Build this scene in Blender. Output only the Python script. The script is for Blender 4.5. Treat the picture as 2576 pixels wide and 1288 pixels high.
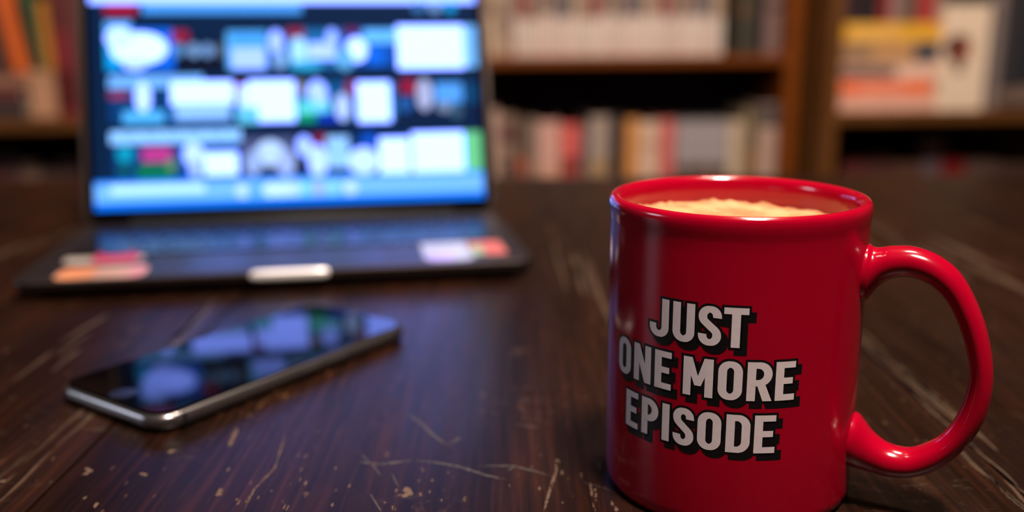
import bpy, bmesh, math, random
import numpy as np
from mathutils import Vector, Matrix

for _o in list(bpy.data.objects):
    bpy.data.objects.remove(_o)
scn = bpy.context.scene
COL = scn.collection
random.seed(7)
RNG = np.random.default_rng(7)

# ------------------------------------------------------------------ camera
TZ = 0.75                                   # table top above the floor
F_PX, PITCH, ROLL, CAM_H = 2404.7, 0.2329, -0.0053, 0.14986
C0 = np.array([0.0, 0.0, TZ + CAM_H])
_fw = np.array([0, math.cos(PITCH), -math.sin(PITCH)])
_up = np.array([0, math.sin(PITCH), math.cos(PITCH)])
_rt = np.array([1.0, 0, 0])
RT = _rt*math.cos(ROLL) + _up*math.sin(ROLL)
UP = _up*math.cos(ROLL) - _rt*math.sin(ROLL)
cam_d = bpy.data.cameras.new('camera')
cam = bpy.data.objects.new('camera', cam_d)
COL.objects.link(cam)
cam.matrix_world = Matrix(((RT[0], UP[0], -_fw[0], C0[0]),
                           (RT[1], UP[1], -_fw[1], C0[1]),
                           (RT[2], UP[2], -_fw[2], C0[2]),
                           (0, 0, 0, 1)))
cam_d.sensor_width = 36.0
cam_d.sensor_fit = 'HORIZONTAL'
cam_d.lens = F_PX/2576*36.0
cam_d.clip_start = 0.01
cam_d.dof.use_dof = True
cam_d.dof.focus_distance = 0.283
cam_d.dof.aperture_fstop = 4.4
scn.camera = cam

# ------------------------------------------------------------------ world, lamps, exposure
w = bpy.data.worlds.new('room_air'); scn.world = w; w.use_nodes = True
w.node_tree.nodes['Background'].inputs[0].default_value = (0.9, 0.62, 0.42, 1)
w.node_tree.nodes['Background'].inputs[1].default_value = 0.005

def area(name, loc, target, size, watts, col):
    l = bpy.data.lights.new(name, 'AREA'); l.energy = watts; l.color = col
    l.shape = 'DISK'; l.size = size
    o = bpy.data.objects.new(name, l); COL.objects.link(o)
    o.location = loc
    o.rotation_euler = (Vector(target)-Vector(loc)).to_track_quat('-Z', 'Y').to_euler()
    return o
WARM = (1.0, 0.70, 0.45)
area('table_ceiling_light', (0.28, -0.14, 2.42), (0.12, 0.35, TZ), 0.28, 62, (1.0, 0.83, 0.73))
area('aisle_ceiling_light', (0.40, 0.75, 2.55), (0.35, 2.1, 0.9), 0.40, 38, (1.0, 0.87, 0.72))
area('cool_side_light', (-2.4, 0.30, 1.55), (0.0, 0.4, TZ), 0.7, 8.0, (0.70, 0.82, 1.0))  # unseen cool source on the left, placed for the phone rim highlight

scn.view_settings.view_transform = 'Standard'
scn.view_settings.look = 'None'
scn.view_settings.gamma = 1.0
scn.view_settings.use_curve_mapping = False
scn.view_settings.exposure = 0.0

# ------------------------------------------------------------------ pixel to place helpers
def ray(x, y):
    return _fw + RT*(x-1288)/F_PX - UP*(y-644)/F_PX
def ground(x, y, z=TZ):
    d = ray(x, y); t = (z-C0[2])/d[2]
    return C0 + d*t

# ------------------------------------------------------------------ materials
def lin(c):
    return tuple((v/255/12.92 if v/255 <= 0.04045 else ((v/255+0.055)/1.055)**2.4) for v in c)

MATS = {}
def mat(name, col, rough=0.5, metal=0.0, spec=0.5, coat=0.0, coat_rough=0.05, var=0.12, scale=40.0, bump=0.0, stretch=(1, 1, 1)):
    """principled material with procedural colour variation; col is linear"""
    if name in MATS:
        return MATS[name]
    m = bpy.data.materials.new(name); m.use_nodes = True
    nt = m.node_tree; n = nt.nodes; l = nt.links
    b = n['Principled BSDF']
    tc = n.new('ShaderNodeTexCoord'); mp = n.new('ShaderNodeMapping')
    mp.inputs['Scale'].default_value = stretch
    l.new(tc.outputs['Object'], mp.inputs[0])
    no = n.new('ShaderNodeTexNoise'); no.inputs['Scale'].default_value = scale; no.inputs['Detail'].default_value = 5
    l.new(mp.outputs[0], no.inputs['Vector'])
    rp = n.new('ShaderNodeValToRGB')
    rp.color_ramp.elements[0].position = 0.3; rp.color_ramp.elements[1].position = 0.7
    rp.color_ramp.elements[0].color = tuple(max(0, v*(1-var)) for v in col)+(1,)
    rp.color_ramp.elements[1].color = tuple(min(1, v*(1+var)) for v in col)+(1,)
    l.new(no.outputs[0], rp.inputs[0]); l.new(rp.outputs[0], b.inputs['Base Color'])
    b.inputs['Roughness'].default_value = rough
    b.inputs['Metallic'].default_value = metal
    b.inputs['Specular IOR Level'].default_value = spec
    b.inputs['Coat Weight'].default_value = coat
    b.inputs['Coat Roughness'].default_value = coat_rough
    if bump:
        bp = n.new('ShaderNodeBump'); bp.inputs['Strength'].default_value = bump; bp.inputs['Distance'].default_value = 0.0006
        l.new(no.outputs[0], bp.inputs['Height']); l.new(bp.outputs[0], b.inputs['Normal'])
    MATS[name] = m
    return m

def smat(rgb, rough=0.55, var=0.15, scale=60.0):
    return mat('cloth_%d_%d_%d' % rgb, lin(rgb), rough, var=var, scale=scale)

# ------------------------------------------------------------------ mesh helpers
def link(name, me, m=None, parent=None, smooth=False):
    o = bpy.data.objects.new(name, me); COL.objects.link(o)
    if m: me.materials.append(m)
    if parent: o.parent = parent
    if smooth:
        for p in me.polygons: p.use_smooth = True
    return o
def from_bm(name, bm, m=None, parent=None, smooth=False):
    me = bpy.data.meshes.new(name); bm.normal_update(); bm.to_mesh(me); bm.free()
    return link(name, me, m, parent, smooth)
def pyd(name, v, f, m=None, parent=None, smooth=False):
    me = bpy.data.meshes.new(name); me.from_pydata([tuple(a) for a in v], [], f); me.update()
    return link(name, me, m, parent, smooth)
def bm_box(bm, x0, y0, z0, x1, y1, z1, bev=0.0, seg=2):
    r = bmesh.ops.create_cube(bm, size=1.0)
    vs = r['verts']
    for v in vs:
        v.co = Vector((x0+(x1-x0)*(v.co.x+.5), y0+(y1-y0)*(v.co.y+.5), z0+(z1-z0)*(v.co.z+.5)))
    if bev:
        es = list({e for v in vs for e in v.link_edges})
        bmesh.ops.bevel(bm, geom=es, offset=bev, segments=seg, affect='EDGES', profile=0.5)
def box(name, x0, y0, z0, x1, y1, z1, m, parent=None, bev=0.0, seg=2):
    bm = bmesh.new(); bm_box(bm, x0, y0, z0, x1, y1, z1, bev, seg)
    return from_bm(name, bm, m, parent)
def empty(name, loc, rz=0.0):
    o = bpy.data.objects.new(name, None); COL.objects.link(o)
    o.location = loc; o.rotation_euler = (0, 0, rz); o.empty_display_size = 0.02
    return o
def tag(o, label, cat, group=None):
    o['label'] = label; o['category'] = cat
    if group: o['group'] = group
    return o
def rrect(w, h, r, n=8):
    """rounded rectangle outline centred on 0"""
    pts = []
    for cx, cy, a0 in ((w/2-r, h/2-r, 0), (-w/2+r, h/2-r, 90), (-w/2+r, -h/2+r, 180), (w/2-r, -h/2+r, 270)):
        for k in range(n+1):
            a = math.radians(a0+90*k/n)
            pts.append((cx+r*math.cos(a), cy+r*math.sin(a)))
    return pts
def layered(name, rings, m, parent=None, smooth=False):
    """rings: lists of 3-D points with equal counts; ends capped"""
    n = len(rings[0]); v = [p for r in rings for p in r]; f = []
    for k in range(len(rings)-1):
        for i in range(n):
            j = (i+1) % n
            f.append((k*n+i, k*n+j, (k+1)*n+j, (k+1)*n+i))
    f.append(tuple(range(n-1, -1, -1))); f.append(tuple(range((len(rings)-1)*n, len(rings)*n)))
    return pyd(name, v, f, m, parent, smooth)
def plate(name, w, d, r, z0, z1, m, parent=None, ch=0.0, loc=(0, 0)):
    """rounded-corner slab with a small chamfer"""
    rings = []
    def ring(s, z): return [(loc[0]+x, loc[1]+y, z) for x, y in rrect(w-2*s, d-2*s, max(r-s, 1e-5))]
    if ch:
        rings = [ring(ch, z0), ring(ch*.3, z0+ch*.3), ring(0, z0+ch), ring(0, z1-ch), ring(ch*.3, z1-ch*.3), ring(ch, z1)]
    else:
        rings = [ring(0, z0), ring(0, z1)]
    return layered(name, rings, m, parent)

# ------------------------------------------------------------------ setting
M_FLOOR = mat('dark_floor_boards', (0.05, 0.028, 0.015), 0.5, var=0.3, scale=6, stretch=(1, 8, 1))
M_WALL = mat('brown_plaster', (0.09, 0.055, 0.035), 0.8, var=0.1, scale=8)
M_CEIL = mat('ceiling_paint', (0.30, 0.22, 0.16), 0.85, var=0.05, scale=5)
def struct(o):
    o['kind'] = 'structure'; return o
struct(box('floor', -3.2, -2.6, -0.1, 3.2, 3.2, 0.0, M_FLOOR))
struct(box('ceiling', -3.2, -2.6, 2.8, 3.2, 3.2, 2.9, M_CEIL))
struct(box('wall_back', -3.2, 3.0, 0.0, 3.2, 3.2, 2.8, M_WALL))
struct(box('wall_front', -3.2, -2.6, 0.0, 3.2, -2.4, 2.8, M_WALL))
struct(box('wall_left', -3.2, -2.4, 0.0, -3.0, 3.0, 2.8, M_WALL))
struct(box('wall_right', 3.0, -2.4, 0.0, 3.2, 3.0, 2.8, M_WALL))

# ------------------------------------------------------------------ table
def table_material():
    m = bpy.data.materials.new('worn_dark_wood'); m.use_nodes = True
    nt = m.node_tree; n = nt.nodes; l = nt.links; b = n['Principled BSDF']
    tc = n.new('ShaderNodeTexCoord')
    oi = n.new('ShaderNodeObjectInfo')
    off = n.new('ShaderNodeVectorMath'); off.operation = 'MULTIPLY_ADD'
    l.new(oi.outputs['Random'], off.inputs[0]); off.inputs[1].default_value = (7, 7, 7)
    l.new(tc.outputs['Object'], off.inputs[2])
    def noise(scale, st, detail=6, rough=0.6, dist=0.0):
        mp = n.new('ShaderNodeMapping'); mp.inputs['Scale'].default_value = st
        l.new(off.outputs[0], mp.inputs[0])
        no = n.new('ShaderNodeTexNoise'); no.inputs['Scale'].default_value = scale
        no.inputs['Detail'].default_value = detail; no.inputs['Roughness'].default_value = rough
        no.inputs['Distortion'].default_value = dist
        l.new(mp.outputs[0], no.inputs['Vector'])
        return no.outputs[0]
    def ramp(src, stops):
        r = n.new('ShaderNodeValToRGB'); e = r.color_ramp.elements
        while len(e) < len(stops): e.new(0.5)
        for el, (p, c) in zip(e, stops): el.position = p; el.color = tuple(c)+(1,)
        l.new(src, r.inputs[0]); return r.outputs[0]
    def mix(fac, a, bb):
        x = n.new('ShaderNodeMix'); x.data_type = 'RGBA'
        l.new(fac, x.inputs[0])
        for s, k in ((a, 6), (bb, 7)):
            if isinstance(s, tuple): x.inputs[k].default_value = s+(1,)
            else: l.new(s, x.inputs[k])
        return x.outputs[2]
    def mul(a, bb):
        x = n.new('ShaderNodeMath'); x.operation = 'MULTIPLY'
        l.new(a, x.inputs[0])
        if isinstance(bb, float): x.inputs[1].default_value = bb
        else: l.new(bb, x.inputs[1])
        return x.outputs[0]
    grain = noise(430, (1, 0.03, 1), 5, 0.7, 0.2)
    broad = noise(14, (1, 0.10, 1), 4, 0.6, 0.6)
    base = ramp(grain, [(0.34, (0.0055, 0.0024, 0.0014)), (0.50, (0.0110, 0.0042, 0.0023)), (0.70, (0.0270, 0.0088, 0.0046))])
    tint = ramp(broad, [(0.35, (0.62, 0.52, 0.42)), (0.65, (1.40, 1.25, 1.05))])
    mm = n.new('ShaderNodeMix'); mm.data_type = 'RGBA'; mm.blend_type = 'MULTIPLY'; mm.inputs[0].default_value = 1.0
    l.new(base, mm.inputs[6]); l.new(tint, mm.inputs[7])
    col = mm.outputs[2]
    # worn flecks stretched along the grain, and fine scuffs across it
    fl = ramp(noise(75, (1.0, 0.22, 1), 5, 0.7, 0.4), [(0.625, (0, 0, 0)), (0.66, (1, 1, 1))])
    area_m = ramp(noise(9, (1, 0.7, 1), 3, 0.6), [(0.42, (0, 0, 0)), (0.62, (1, 1, 1))])
    fl = mul(fl, area_m)
    sc = ramp(noise(420, (0.25, 1.0, 1), 6, 0.75, 0.8), [(0.575, (0, 0, 0)), (0.68, (1, 1, 1))])
    sc = mul(mul(sc, ramp(noise(13, (0.6, 1, 1), 3, 0.6), [(0.52, (0, 0, 0)), (0.68, (1, 1, 1))])), 0.45)
    dots = ramp(noise(300, (1.0, 0.35, 1), 2, 0.5), [(0.70, (0, 0, 0)), (0.725, (1, 1, 1))])
    col = mix(mul(fl, 0.5), col, (0.085, 0.040, 0.02))
    col = mix(sc, col, (0.11, 0.078, 0.06))
    col = mix(mul(dots, 0.25), col, (0.18, 0.10, 0.05))
    l.new(col, b.inputs['Base Color'])
    rr = n.new('ShaderNodeMapRange'); l.new(noise(60, (1, 0.08, 1), 5), rr.inputs[0])
    rr.inputs[1].default_value = 0.3; rr.inputs[2].default_value = 0.7
    rr.inputs[3].default_value = 0.30; rr.inputs[4].default_value = 0.42
    l.new(rr.outputs[0], b.inputs['Roughness'])
    b.inputs['Specular IOR Level'].default_value = 0.20
    bp = n.new('ShaderNodeBump'); bp.inputs['Strength'].default_value = 0.25; bp.inputs['Distance'].default_value = 0.0004
    l.new(grain, bp.inputs['Height']); l.new(bp.outputs[0], b.inputs['Normal'])
    return m
M_TABLE = table_material()
M_WORN = mat('bare_worn_wood', (0.090, 0.050, 0.028), 0.7, var=0.9, scale=1600)
M_SCUFF = mat('pale_scuff', (0.055, 0.042, 0.035), 0.6, var=0.8, scale=1500)

table = tag(empty('table', (0, 0.36, 0)), 'dark stained wooden plank table with worn, scratched top', 'table')
Y0T, Y1T = -0.30, 0.985
SEAMS = [-1.1316, -0.8066, -0.4816, -0.1566, 0.1684, 0.4934, 0.8184, 1.1434]
planks = []
for a, b_ in zip(SEAMS[:-1], SEAMS[1:]):
    g = 0.0007
    bm = bmesh.new(); bm_box(bm, -(b_-a)/2+g, Y0T-0.36, TZ-0.032, (b_-a)/2-g, Y1T-0.36, TZ, 0.0005, 2)
    pk = from_bm('plank', bm, M_TABLE, table); pk.location.x = (a+b_)/2
    planks.append(pk)
for sx in (-1.05, 1.05):
    for yy in (-0.25, 0.93):
        bm = bmesh.new(); bm_box(bm, sx-0.04, yy-0.04-0.36, 0.0, sx+0.04, yy+0.04-0.36, TZ-0.032, 0.004)
        from_bm('leg', bm, M_TABLE, table)
for yy in (-0.25, 0.93):
    box('apron', -1.01, yy-0.012-0.36, TZ-0.13, 1.01, yy+0.012-0.36, TZ-0.032, M_TABLE, table)
for sx in (-1.05, 1.05):
    box('apron', sx-0.012, -0.21-0.36, TZ-0.13, sx+0.012, 0.89-0.36, TZ-0.032, M_TABLE, table)

def plank_at(x):
    for k in range(7):
        if SEAMS[k] <= x < SEAMS[k+1]: return planks[k]
def scratch(pts, wid, m, jit=0.3, name='scratch'):
    """thin worn mark on the table top along photo points"""
    P = [ground(*p) for p in pts]
    pk = plank_at(P[0][0])
    Q = []
    for a, b_ in zip(P[:-1], P[1:]):
        k = max(2, int(np.linalg.norm(b_-a)/0.0006))
        for i in range(k): Q.append(a+(b_-a)*i/k)
    Q.append(P[-1]); Q = np.array(Q); n = len(Q)
    v = []; f = []
    for i in range(n):
        t = Q[min(i+1, n-1)]-Q[max(i-1, 0)]; t = t/np.linalg.norm(t)
        nn = np.array([-t[1], t[0], 0]); s = i/(n-1)
        env = min(1, 6*s, 6*(1-s))*random.uniform(0.15, 1.15)
        c = Q[i]+nn*wid*random.uniform(-jit, jit)*0.4
        for sg in (-1, 1):
            q = c+nn*sg*wid*0.5*max(env, 0.08)
            v.append((q[0]-pk.location.x, q[1]-0.36, TZ+0.00003))
        if i: f.append((2*i-2, 2*i, 2*i+1, 2*i-1))
    return pyd(name, v, f, m, pk)

# ------------------------------------------------------------------ mug
MX, MY, MH = 0.07274, 0.30328, 0.0981
RB = 0.0407
_m = np.array([MX, MY]); _d = -_m/np.linalg.norm(_m); _rp = np.array([-_d[1], _d[0]])
if _rp[0] < 0: _rp = -_rp
M_RED = mat('red_glaze', (0.335, 0.0004, 0.014), 0.16, spec=0.4, coat=0.35, coat_rough=0.04, var=0.03, scale=60)
M_INK = mat('black_print', (0.004, 0.004, 0.0045), 0.35, var=0.1, scale=300)
M_WHITE = mat('pale_print', (0.70, 0.61, 0.62), 0.45, var=0.04, scale=500)
mug = tag(empty('mug', (MX, MY, TZ)), 'glossy red mug of milky coffee printed JUST ONE MORE EPISODE', 'mug')
prof = [(0, 2.0), (30, 2.0), (34.2, 1.6), (35, 0), (37.4, 0), (38.9, .5), (40, 1.8), (40.5, 3.4), (40.7, 5.5), (40.7, 30), (40.7, 60), (40.7, 86), (40.66, 90.2), (40.75, 91.4),
        (40.95, 93), (41.1, 94.8), (41.05, 96.2), (40.7, 97.3), (40.05, 97.95), (39.3, 98.1), (38.5, 97.95), (37.7, 97.4), (37.1, 96.4),
        (36.85, 95), (36.75, 92), (36.7, 80), (36.6, 40), (36.5, 12), (35, 6.5), (31, 4.3), (20, 4), (0, 4)]
def lathe(name, prof, seg, m, parent, k=0.001):
    bm = bmesh.new(); rings = []
    for r, z in prof:
        if r == 0: rings.append([bm.verts.new((0, 0, z*k))])
        else: rings.append([bm.verts.new((r*k*math.cos(2*math.pi*i/seg), r*k*math.sin(2*math.pi*i/seg), z*k)) for i in range(seg)])
    for a, b_ in zip(rings[:-1], rings[1:]):
        for i in range(seg):
            j = (i+1) % seg
            if len(a) == 1: bm.faces.new((a[0], b_[j], b_[i]))
            elif len(b_) == 1: bm.faces.new((a[i], a[j], b_[0]))
            else: bm.faces.new((a[i], a[j], b_[j], b_[i]))
    return from_bm(name, bm, m, parent, True)
lathe('body', prof, 192, M_RED, mug)

HANG = math.radians(13)
hdir = _rp*math.cos(HANG)+_d*math.sin(HANG)
hn = np.array([-hdir[1], hdir[0]])
HPX = [((2184, 614), (2177, 756)), ((2200, 622), (2192, 741)), ((2220, 622), (2215, 716)), ((2245, 619), (2250, 699)), ((2300, 621), (2290, 697)), ((2360, 642), (2335, 713)), ((2415, 685), (2375, 748)), ((2455, 752), (2404, 800)),
       ((2485, 835), (2425, 860)), ((2499, 925), (2437, 930)), ((2494, 1000), (2428, 990)), ((2470, 1070), (2403, 1050)), ((2425, 1130), (2368, 1093)), ((2365, 1175), (2330, 1115)), ((2300, 1197), (2285, 1128)), ((2240, 1197), (2235, 1117)),
       ((2195, 1186), (2198, 1090)), ((2166, 1178), (2175, 1061)), ((2144, 1170), (2158, 1042))]
def on_handle(px, py):
    v = ray(px, py); t = (_m@hn)/(v[:2]@hn); Q = C0+v*t
    return np.array([((Q[:2]-_m)@hdir)*1000, (Q[2]-TZ)*1000])
HPR = []
for k, (o_, i_) in enumerate(HPX):
    a_, b2 = on_handle(*o_), on_handle(*i_)
    e_ = min(k, len(HPX)-1-k)
    HPR.append((*((a_+b2)/2), *((a_-b2)/2), [8.2, 7.2, 6.4, 6.0][e_] if e_ < 4 else 5.7))
HPR = [(HPR[0][0]-4, HPR[0][1]-1.0, HPR[0][2], HPR[0][3], 8.6)]+HPR+[(HPR[-1][0]-4, HPR[-1][1]+1.0, HPR[-1][2], HPR[-1][3], 8.6)]
def catmull(P, k):
    P = np.array(P, float); n = len(P); out = []
    for i in range(n-1):
        p0, p1, p2, p3 = P[max(i-1, 0)], P[i], P[i+1], P[min(i+2, n-1)]
        for j in range(k):
            t = j/k
            out.append(0.5*((2*p1)+(-p0+p2)*t+(2*p0-5*p1+4*p2-p3)*t*t+(-p0+3*p1-3*p2+p3)*t**3))
    out.append(P[-1]); return np.array(out)
hc = catmull(HPR, 6)
rings = []
for c_ in hc:
    ring = []
    for k in range(32):
        a = 2*math.pi*k/32
        s, z = c_[:2]+c_[2:4]*math.cos(a); y = c_[4]*math.sin(a)
        ring.append((0.001*(hdir[0]*s+hn[0]*y), 0.001*(hdir[1]*s+hn[1]*y), 0.001*z))
    rings.append(ring)
layered('handle', rings, M_RED, mug, True)

# slogan, bent round the body: every glyph is a set of convex pieces
LH, ST, HB = 12.0, 2.5, 1.95
def off_poly(p, e):
    if e == 0: return list(p)
    p = [np.array(q, float) for q in p]; n = len(p)
    ar = sum(p[i][0]*p[(i+1) % n][1]-p[(i+1) % n][0]*p[i][1] for i in range(n))
    if ar < 0: p = p[::-1]
    L = []
    for i in range(n):
        a, b_ = p[i], p[(i+1) % n]; t = (b_-a)/np.linalg.norm(b_-a); nn = np.array([t[1], -t[0]])
        L.append((a+nn*e, t))
    out = []
    for i in range(n):
        (a, t), (b_, u) = L[i-1], L[i]
        det = t[0]*(-u[1])+u[0]*t[1]
        if abs(det) < 1e-6: out.append(b_); continue
        dd = b_-a; s = (dd[0]*(-u[1])+u[0]*dd[1])/det
        q = a+t*s
        lim = 2.0*e
        if np.linalg.norm(q-p[i]) > lim: q = p[i]+(q-p[i])/np.linalg.norm(q-p[i])*lim
        out.append(q)
    return out
def stroke(path, hw, e, closed=False, hwv=None):
    P = np.array(path, float); n = len(P)
    if e and not closed:
        a = P[0]-P[1]; b_ = P[-1]-P[-2]
        P[0] = P[0]+a/np.linalg.norm(a)*e; P[-1] = P[-1]+b_/np.linalg.norm(b_)*e
    A, B = [], []
    for i in range(n):
        if closed: t = P[(i+1) % n]-P[i-1]
        else: t = P[min(i+1, n-1)]-P[max(i-1, 0)]
        t = t/np.linalg.norm(t); nn = np.array([-t[1], t[0]])
        # horizontals a touch thinner than stems
        h_ = (hw if hwv is None else hwv+(hw-hwv)*abs(t[1])**1.0)+e
        A.append(P[i]+nn*h_); B.append(P[i]-nn*h_)
    q = []
    for i in range(n if closed else n-1):
        j = (i+1) % n
        q.append([A[i], A[j], B[j], B[i]])
    return q
def arc(cx, cy, rx, ry, a0, a1, k=14):
    return [(cx+rx*math.cos(math.radians(a0+(a1-a0)*i/k)), cy+ry*math.sin(math.radians(a0+(a1-a0)*i/k))) for i in range(k+1)]
def glyph(ch, w, e):
    h, s, v, hb = LH, ST, ST/2, HB/2
    R = lambda x0, y0, x1, y1: off_poly([(x0, y0), (x1, y0), (x1, y1), (x0, y1)], e)
    P = []
    if ch == 'I': P.append(R(w/2-v, 0, w/2+v, h))
    elif ch == 'T': P += [R(0, h-HB, w, h), R(w/2-v, 0, w/2+v, h)]
    elif ch == 'E': P += [R(0, 0, s, h), R(0, 0, w, HB), R(0, h-HB, w, h), R(0, h/2-HB/2+.1, w-.7, h/2+HB/2+.1)]
    elif ch == 'N': P += [R(0, 0, s-.1, h), R(w-s+.1, 0, w, h), off_poly([(0, h), (2.5, h), (w, 0), (w-2.5, 0)], e)]
    elif ch == 'M': P += [R(0, 0, s-.1, h), R(w-s+.1, 0, w, h), off_poly([(0.1, h), (2.7, h), (w/2+.95, 3.3), (w/2-.95, 3.3)], e), off_poly([(w-2.7, h), (w-.1, h), (w/2+.95, 3.3), (w/2-.95, 3.3)], e)]
    elif ch == 'O':
        r = w/2-v
        path = arc(w/2, h-hb-r, r, r, 0, 180)+arc(w/2, hb+r, r, r, 180, 360)
        P += stroke(path, v, e, True, hb)
    elif ch == 'D':
        r = w/2-v+.3
        path = [(v, h-hb)]+arc(w-v-r, h-hb-r, r, r, 90, 0)+arc(w-v-r, hb+r, r, r, 0, -90)+[(v, hb)]
        P += [R(0, 0, s, h)]+stroke(path, v, e, False, hb)
    elif ch == 'U':
        r = w/2-v
        P += stroke([(v, h), (v, h*.6)]+arc(w/2, hb+r, r, r, 180, 360)+[(w-v, h*.6), (w-v, h)], v, e, False, hb)
    elif ch == 'J':
        r = w/2-v
        P += stroke([(w-v, h), (w-v, h*.6)]+arc(w/2, hb+r, r, r, 0, -180)+[(v, hb+r+.9)], v, e, False, hb)
    elif ch == 'S':
        r = w/2-v
        pts = [(w-v, 8.5)]+arc(w/2, h-hb-r, r, r, 0, 180, 8)+[(v+.35, 7.6), (w/2, 6.0), (w-v-.35, 4.4)]+arc(w/2, hb+r, r, r, 0, -180, 8)+[(v, 3.5)]
        P += stroke(catmull(pts, 4), v, e, False, hb)
    elif ch in 'PR':
        lo = 4.6; r = (h-lo-HB)/2
        path = [(v, h-hb), (w-v-r-.01, h-hb)]+arc(w-v-r, h-hb-r, r, r, 90, -90)+[(v, lo+hb)]
        P += [R(0, 0, s, h)]+stroke(path, v, e, False, hb)
        if ch == 'R': P.append(off_poly([(2.8, 5.2), (5.2, 5.4), (w+.1, 0), (w-2.6, 0)], e))
    return P
def clip_slabs(poly, step=0.8):
    """cut a convex polygon into vertical strips so that it can follow the curve"""
    def half(p, x, keep_right):
        out = []; n = len(p)
        for i in range(n):
            a, b_ = p[i], p[(i+1) % n]
            ia = (a[0] >= x) == keep_right or a[0] == x; ib = (b_[0] >= x) == keep_right or b_[0] == x
            if ia: out.append(a)
            if ia != ib:
                t = (x-a[0])/(b_[0]-a[0]); out.append((x, a[1]+(b_[1]-a[1])*t))
        return out
    xs = [q[0] for q in poly]; res = []; p = [tuple(q) for q in poly]
    k0, k1 = math.floor(min(xs)/step), math.ceil(max(xs)/step)
    for k in range(k0, k1):
        q = half(p, k*step, True)
        if len(q) > 2: q = half(q, (k+1)*step, False)
        if len(q) > 2: res.append(q)
    return res
def wrap(polys, rad, v, f):
    for pi_, p in enumerate(polys):
        ar = sum(p[i][0]*p[(i+1) % len(p)][1]-p[(i+1) % len(p)][0]*p[i][1] for i in range(len(p)))
        if ar < 0: p = p[::-1]
        for q in clip_slabs(p):
            i0 = len(v)
            for s, z in q:
                a = s/(RB*1000)
                dr = _d*math.cos(a)+_rp*math.sin(a)
                rr_ = rad+pi_*0.6e-6
                v.append((dr[0]*rr_, dr[1]*rr_, z*0.001))
            f.append(tuple(range(i0, i0+len(q))))
TEXT = [(59.7, [('J', -25.7, 6.9), ('U', -17.5, 6.9), ('S', -9.5, 6.7), ('T', -2.2, 7.0)]),
        (43.5, [('O', -40.9, 7.2), ('N', -32.1, 7.3), ('E', -23.3, 5.9), ('M', -13.5, 9.0), ('O', -3.1, 7.0), ('R', 5.2, 7.3), ('E', 13.5, 6.0)]),
        (27.0, [('E', -35.7, 6.0), ('P', -28.0, 6.6), ('I', -20.1, 2.7), ('S', -16.2, 6.6), ('O', -8.5, 7.0), ('D', -0.1, 7.0), ('E', 8.1, 6.3)])]
sv, sf = [], []
for z0, row in TEXT:
    for ch, x0, wd in row:
        for e_, ox, oz in ((0.74, 0, 0), (0.62, 1.55, -1.75)):
            wrap([[(q[0]+x0+ox, q[1]+z0+oz) for q in p] for p in glyph(ch, wd, e_)], RB+0.00004, sv, sf)
shadow = pyd('slogan_print', sv, sf, M_INK, mug); shadow['label'] = 'black drop shadow behind the slogan letters'
for z0, row in TEXT:
    for ch, x0, wd in row:
        v, f = [], []
        wrap([[(q[0]+x0, q[1]+z0) for q in p] for p in glyph(ch, wd, 0)], RB+0.00013, v, f)
        lt = pyd('letter', v, f, M_WHITE, shadow)

# coffee in the mug
coffee = tag(empty('coffee', (MX, MY, TZ)), 'milky coffee with peach-coloured foam inside the red mug', 'coffee')
M_COFFEE = mat('coffee_liquid', (0.10, 0.04, 0.015), 0.2, var=0.1)
lathe('liquid', [(0, 4.6), (30, 4.9), (34.4, 7.2), (36.2, 12.4), (36.3, 40), (36.4, 80), (36.4, 86.5), (0, 86.5)], 96, M_COFFEE, coffee)
def foam_material():
    m = bpy.data.materials.new('milk_foam'); m.use_nodes = True
    nt = m.node_tree; n = nt.nodes; l = nt.links; b = n['Principled BSDF']
    tc = n.new('ShaderNodeTexCoord')
    no = n.new('ShaderNodeTexNoise'); no.inputs['Scale'].default_value = 120; no.inputs['Detail'].default_value = 5
    l.new(tc.outputs['Object'], no.inputs['Vector'])
    rp = n.new('ShaderNodeValToRGB'); e = rp.color_ramp.elements
    e[0].position = .33; e[0].color = (0.42, 0.17, 0.065, 1); e[1].position = .6; e[1].color = (0.66, 0.34, 0.15, 1)
    l.new(no.outputs[0], rp.inputs[0])
    vo = n.new('ShaderNodeTexVoronoi'); vo.inputs['Scale'].default_value = 190
    l.new(tc.outputs['Object'], vo.inputs['Vector'])
    r2 = n.new('ShaderNodeValToRGB'); e = r2.color_ramp.elements
    e[0].position = .10; e[0].color = (1, 1, 1, 1); e[1].position = .22; e[1].color = (0, 0, 0, 1)
    l.new(vo.outputs[0], r2.inputs[0])
    n2 = n.new('ShaderNodeTexNoise'); n2.inputs['Scale'].default_value = 70; l.new(tc.outputs['Object'], n2.inputs['Vector'])
    r3 = n.new('ShaderNodeValToRGB'); r3.color_ramp.elements[0].position = .5; r3.color_ramp.elements[1].position = .6
    l.new(n2.outputs[0], r3.inputs[0])
    mu = n.new('ShaderNodeMath'); mu.operation = 'MULTIPLY'; l.new(r2.outputs[0], mu.inputs[0]); l.new(r3.outputs[0], mu.inputs[1])
    mx = n.new('ShaderNodeMix'); mx.data_type = 'RGBA'; l.new(mu.outputs[0], mx.inputs[0]); l.new(rp.outputs[0], mx.inputs[6])
    mx.inputs[7].default_value = (0.22, 0.07, 0.04, 1)
    l.new(mx.outputs[2], b.inputs['Base Color']); b.inputs['Roughness'].default_value = 0.5
    return m
bm = bmesh.new(); NR, NS = 26, 120; gr = []
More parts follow.
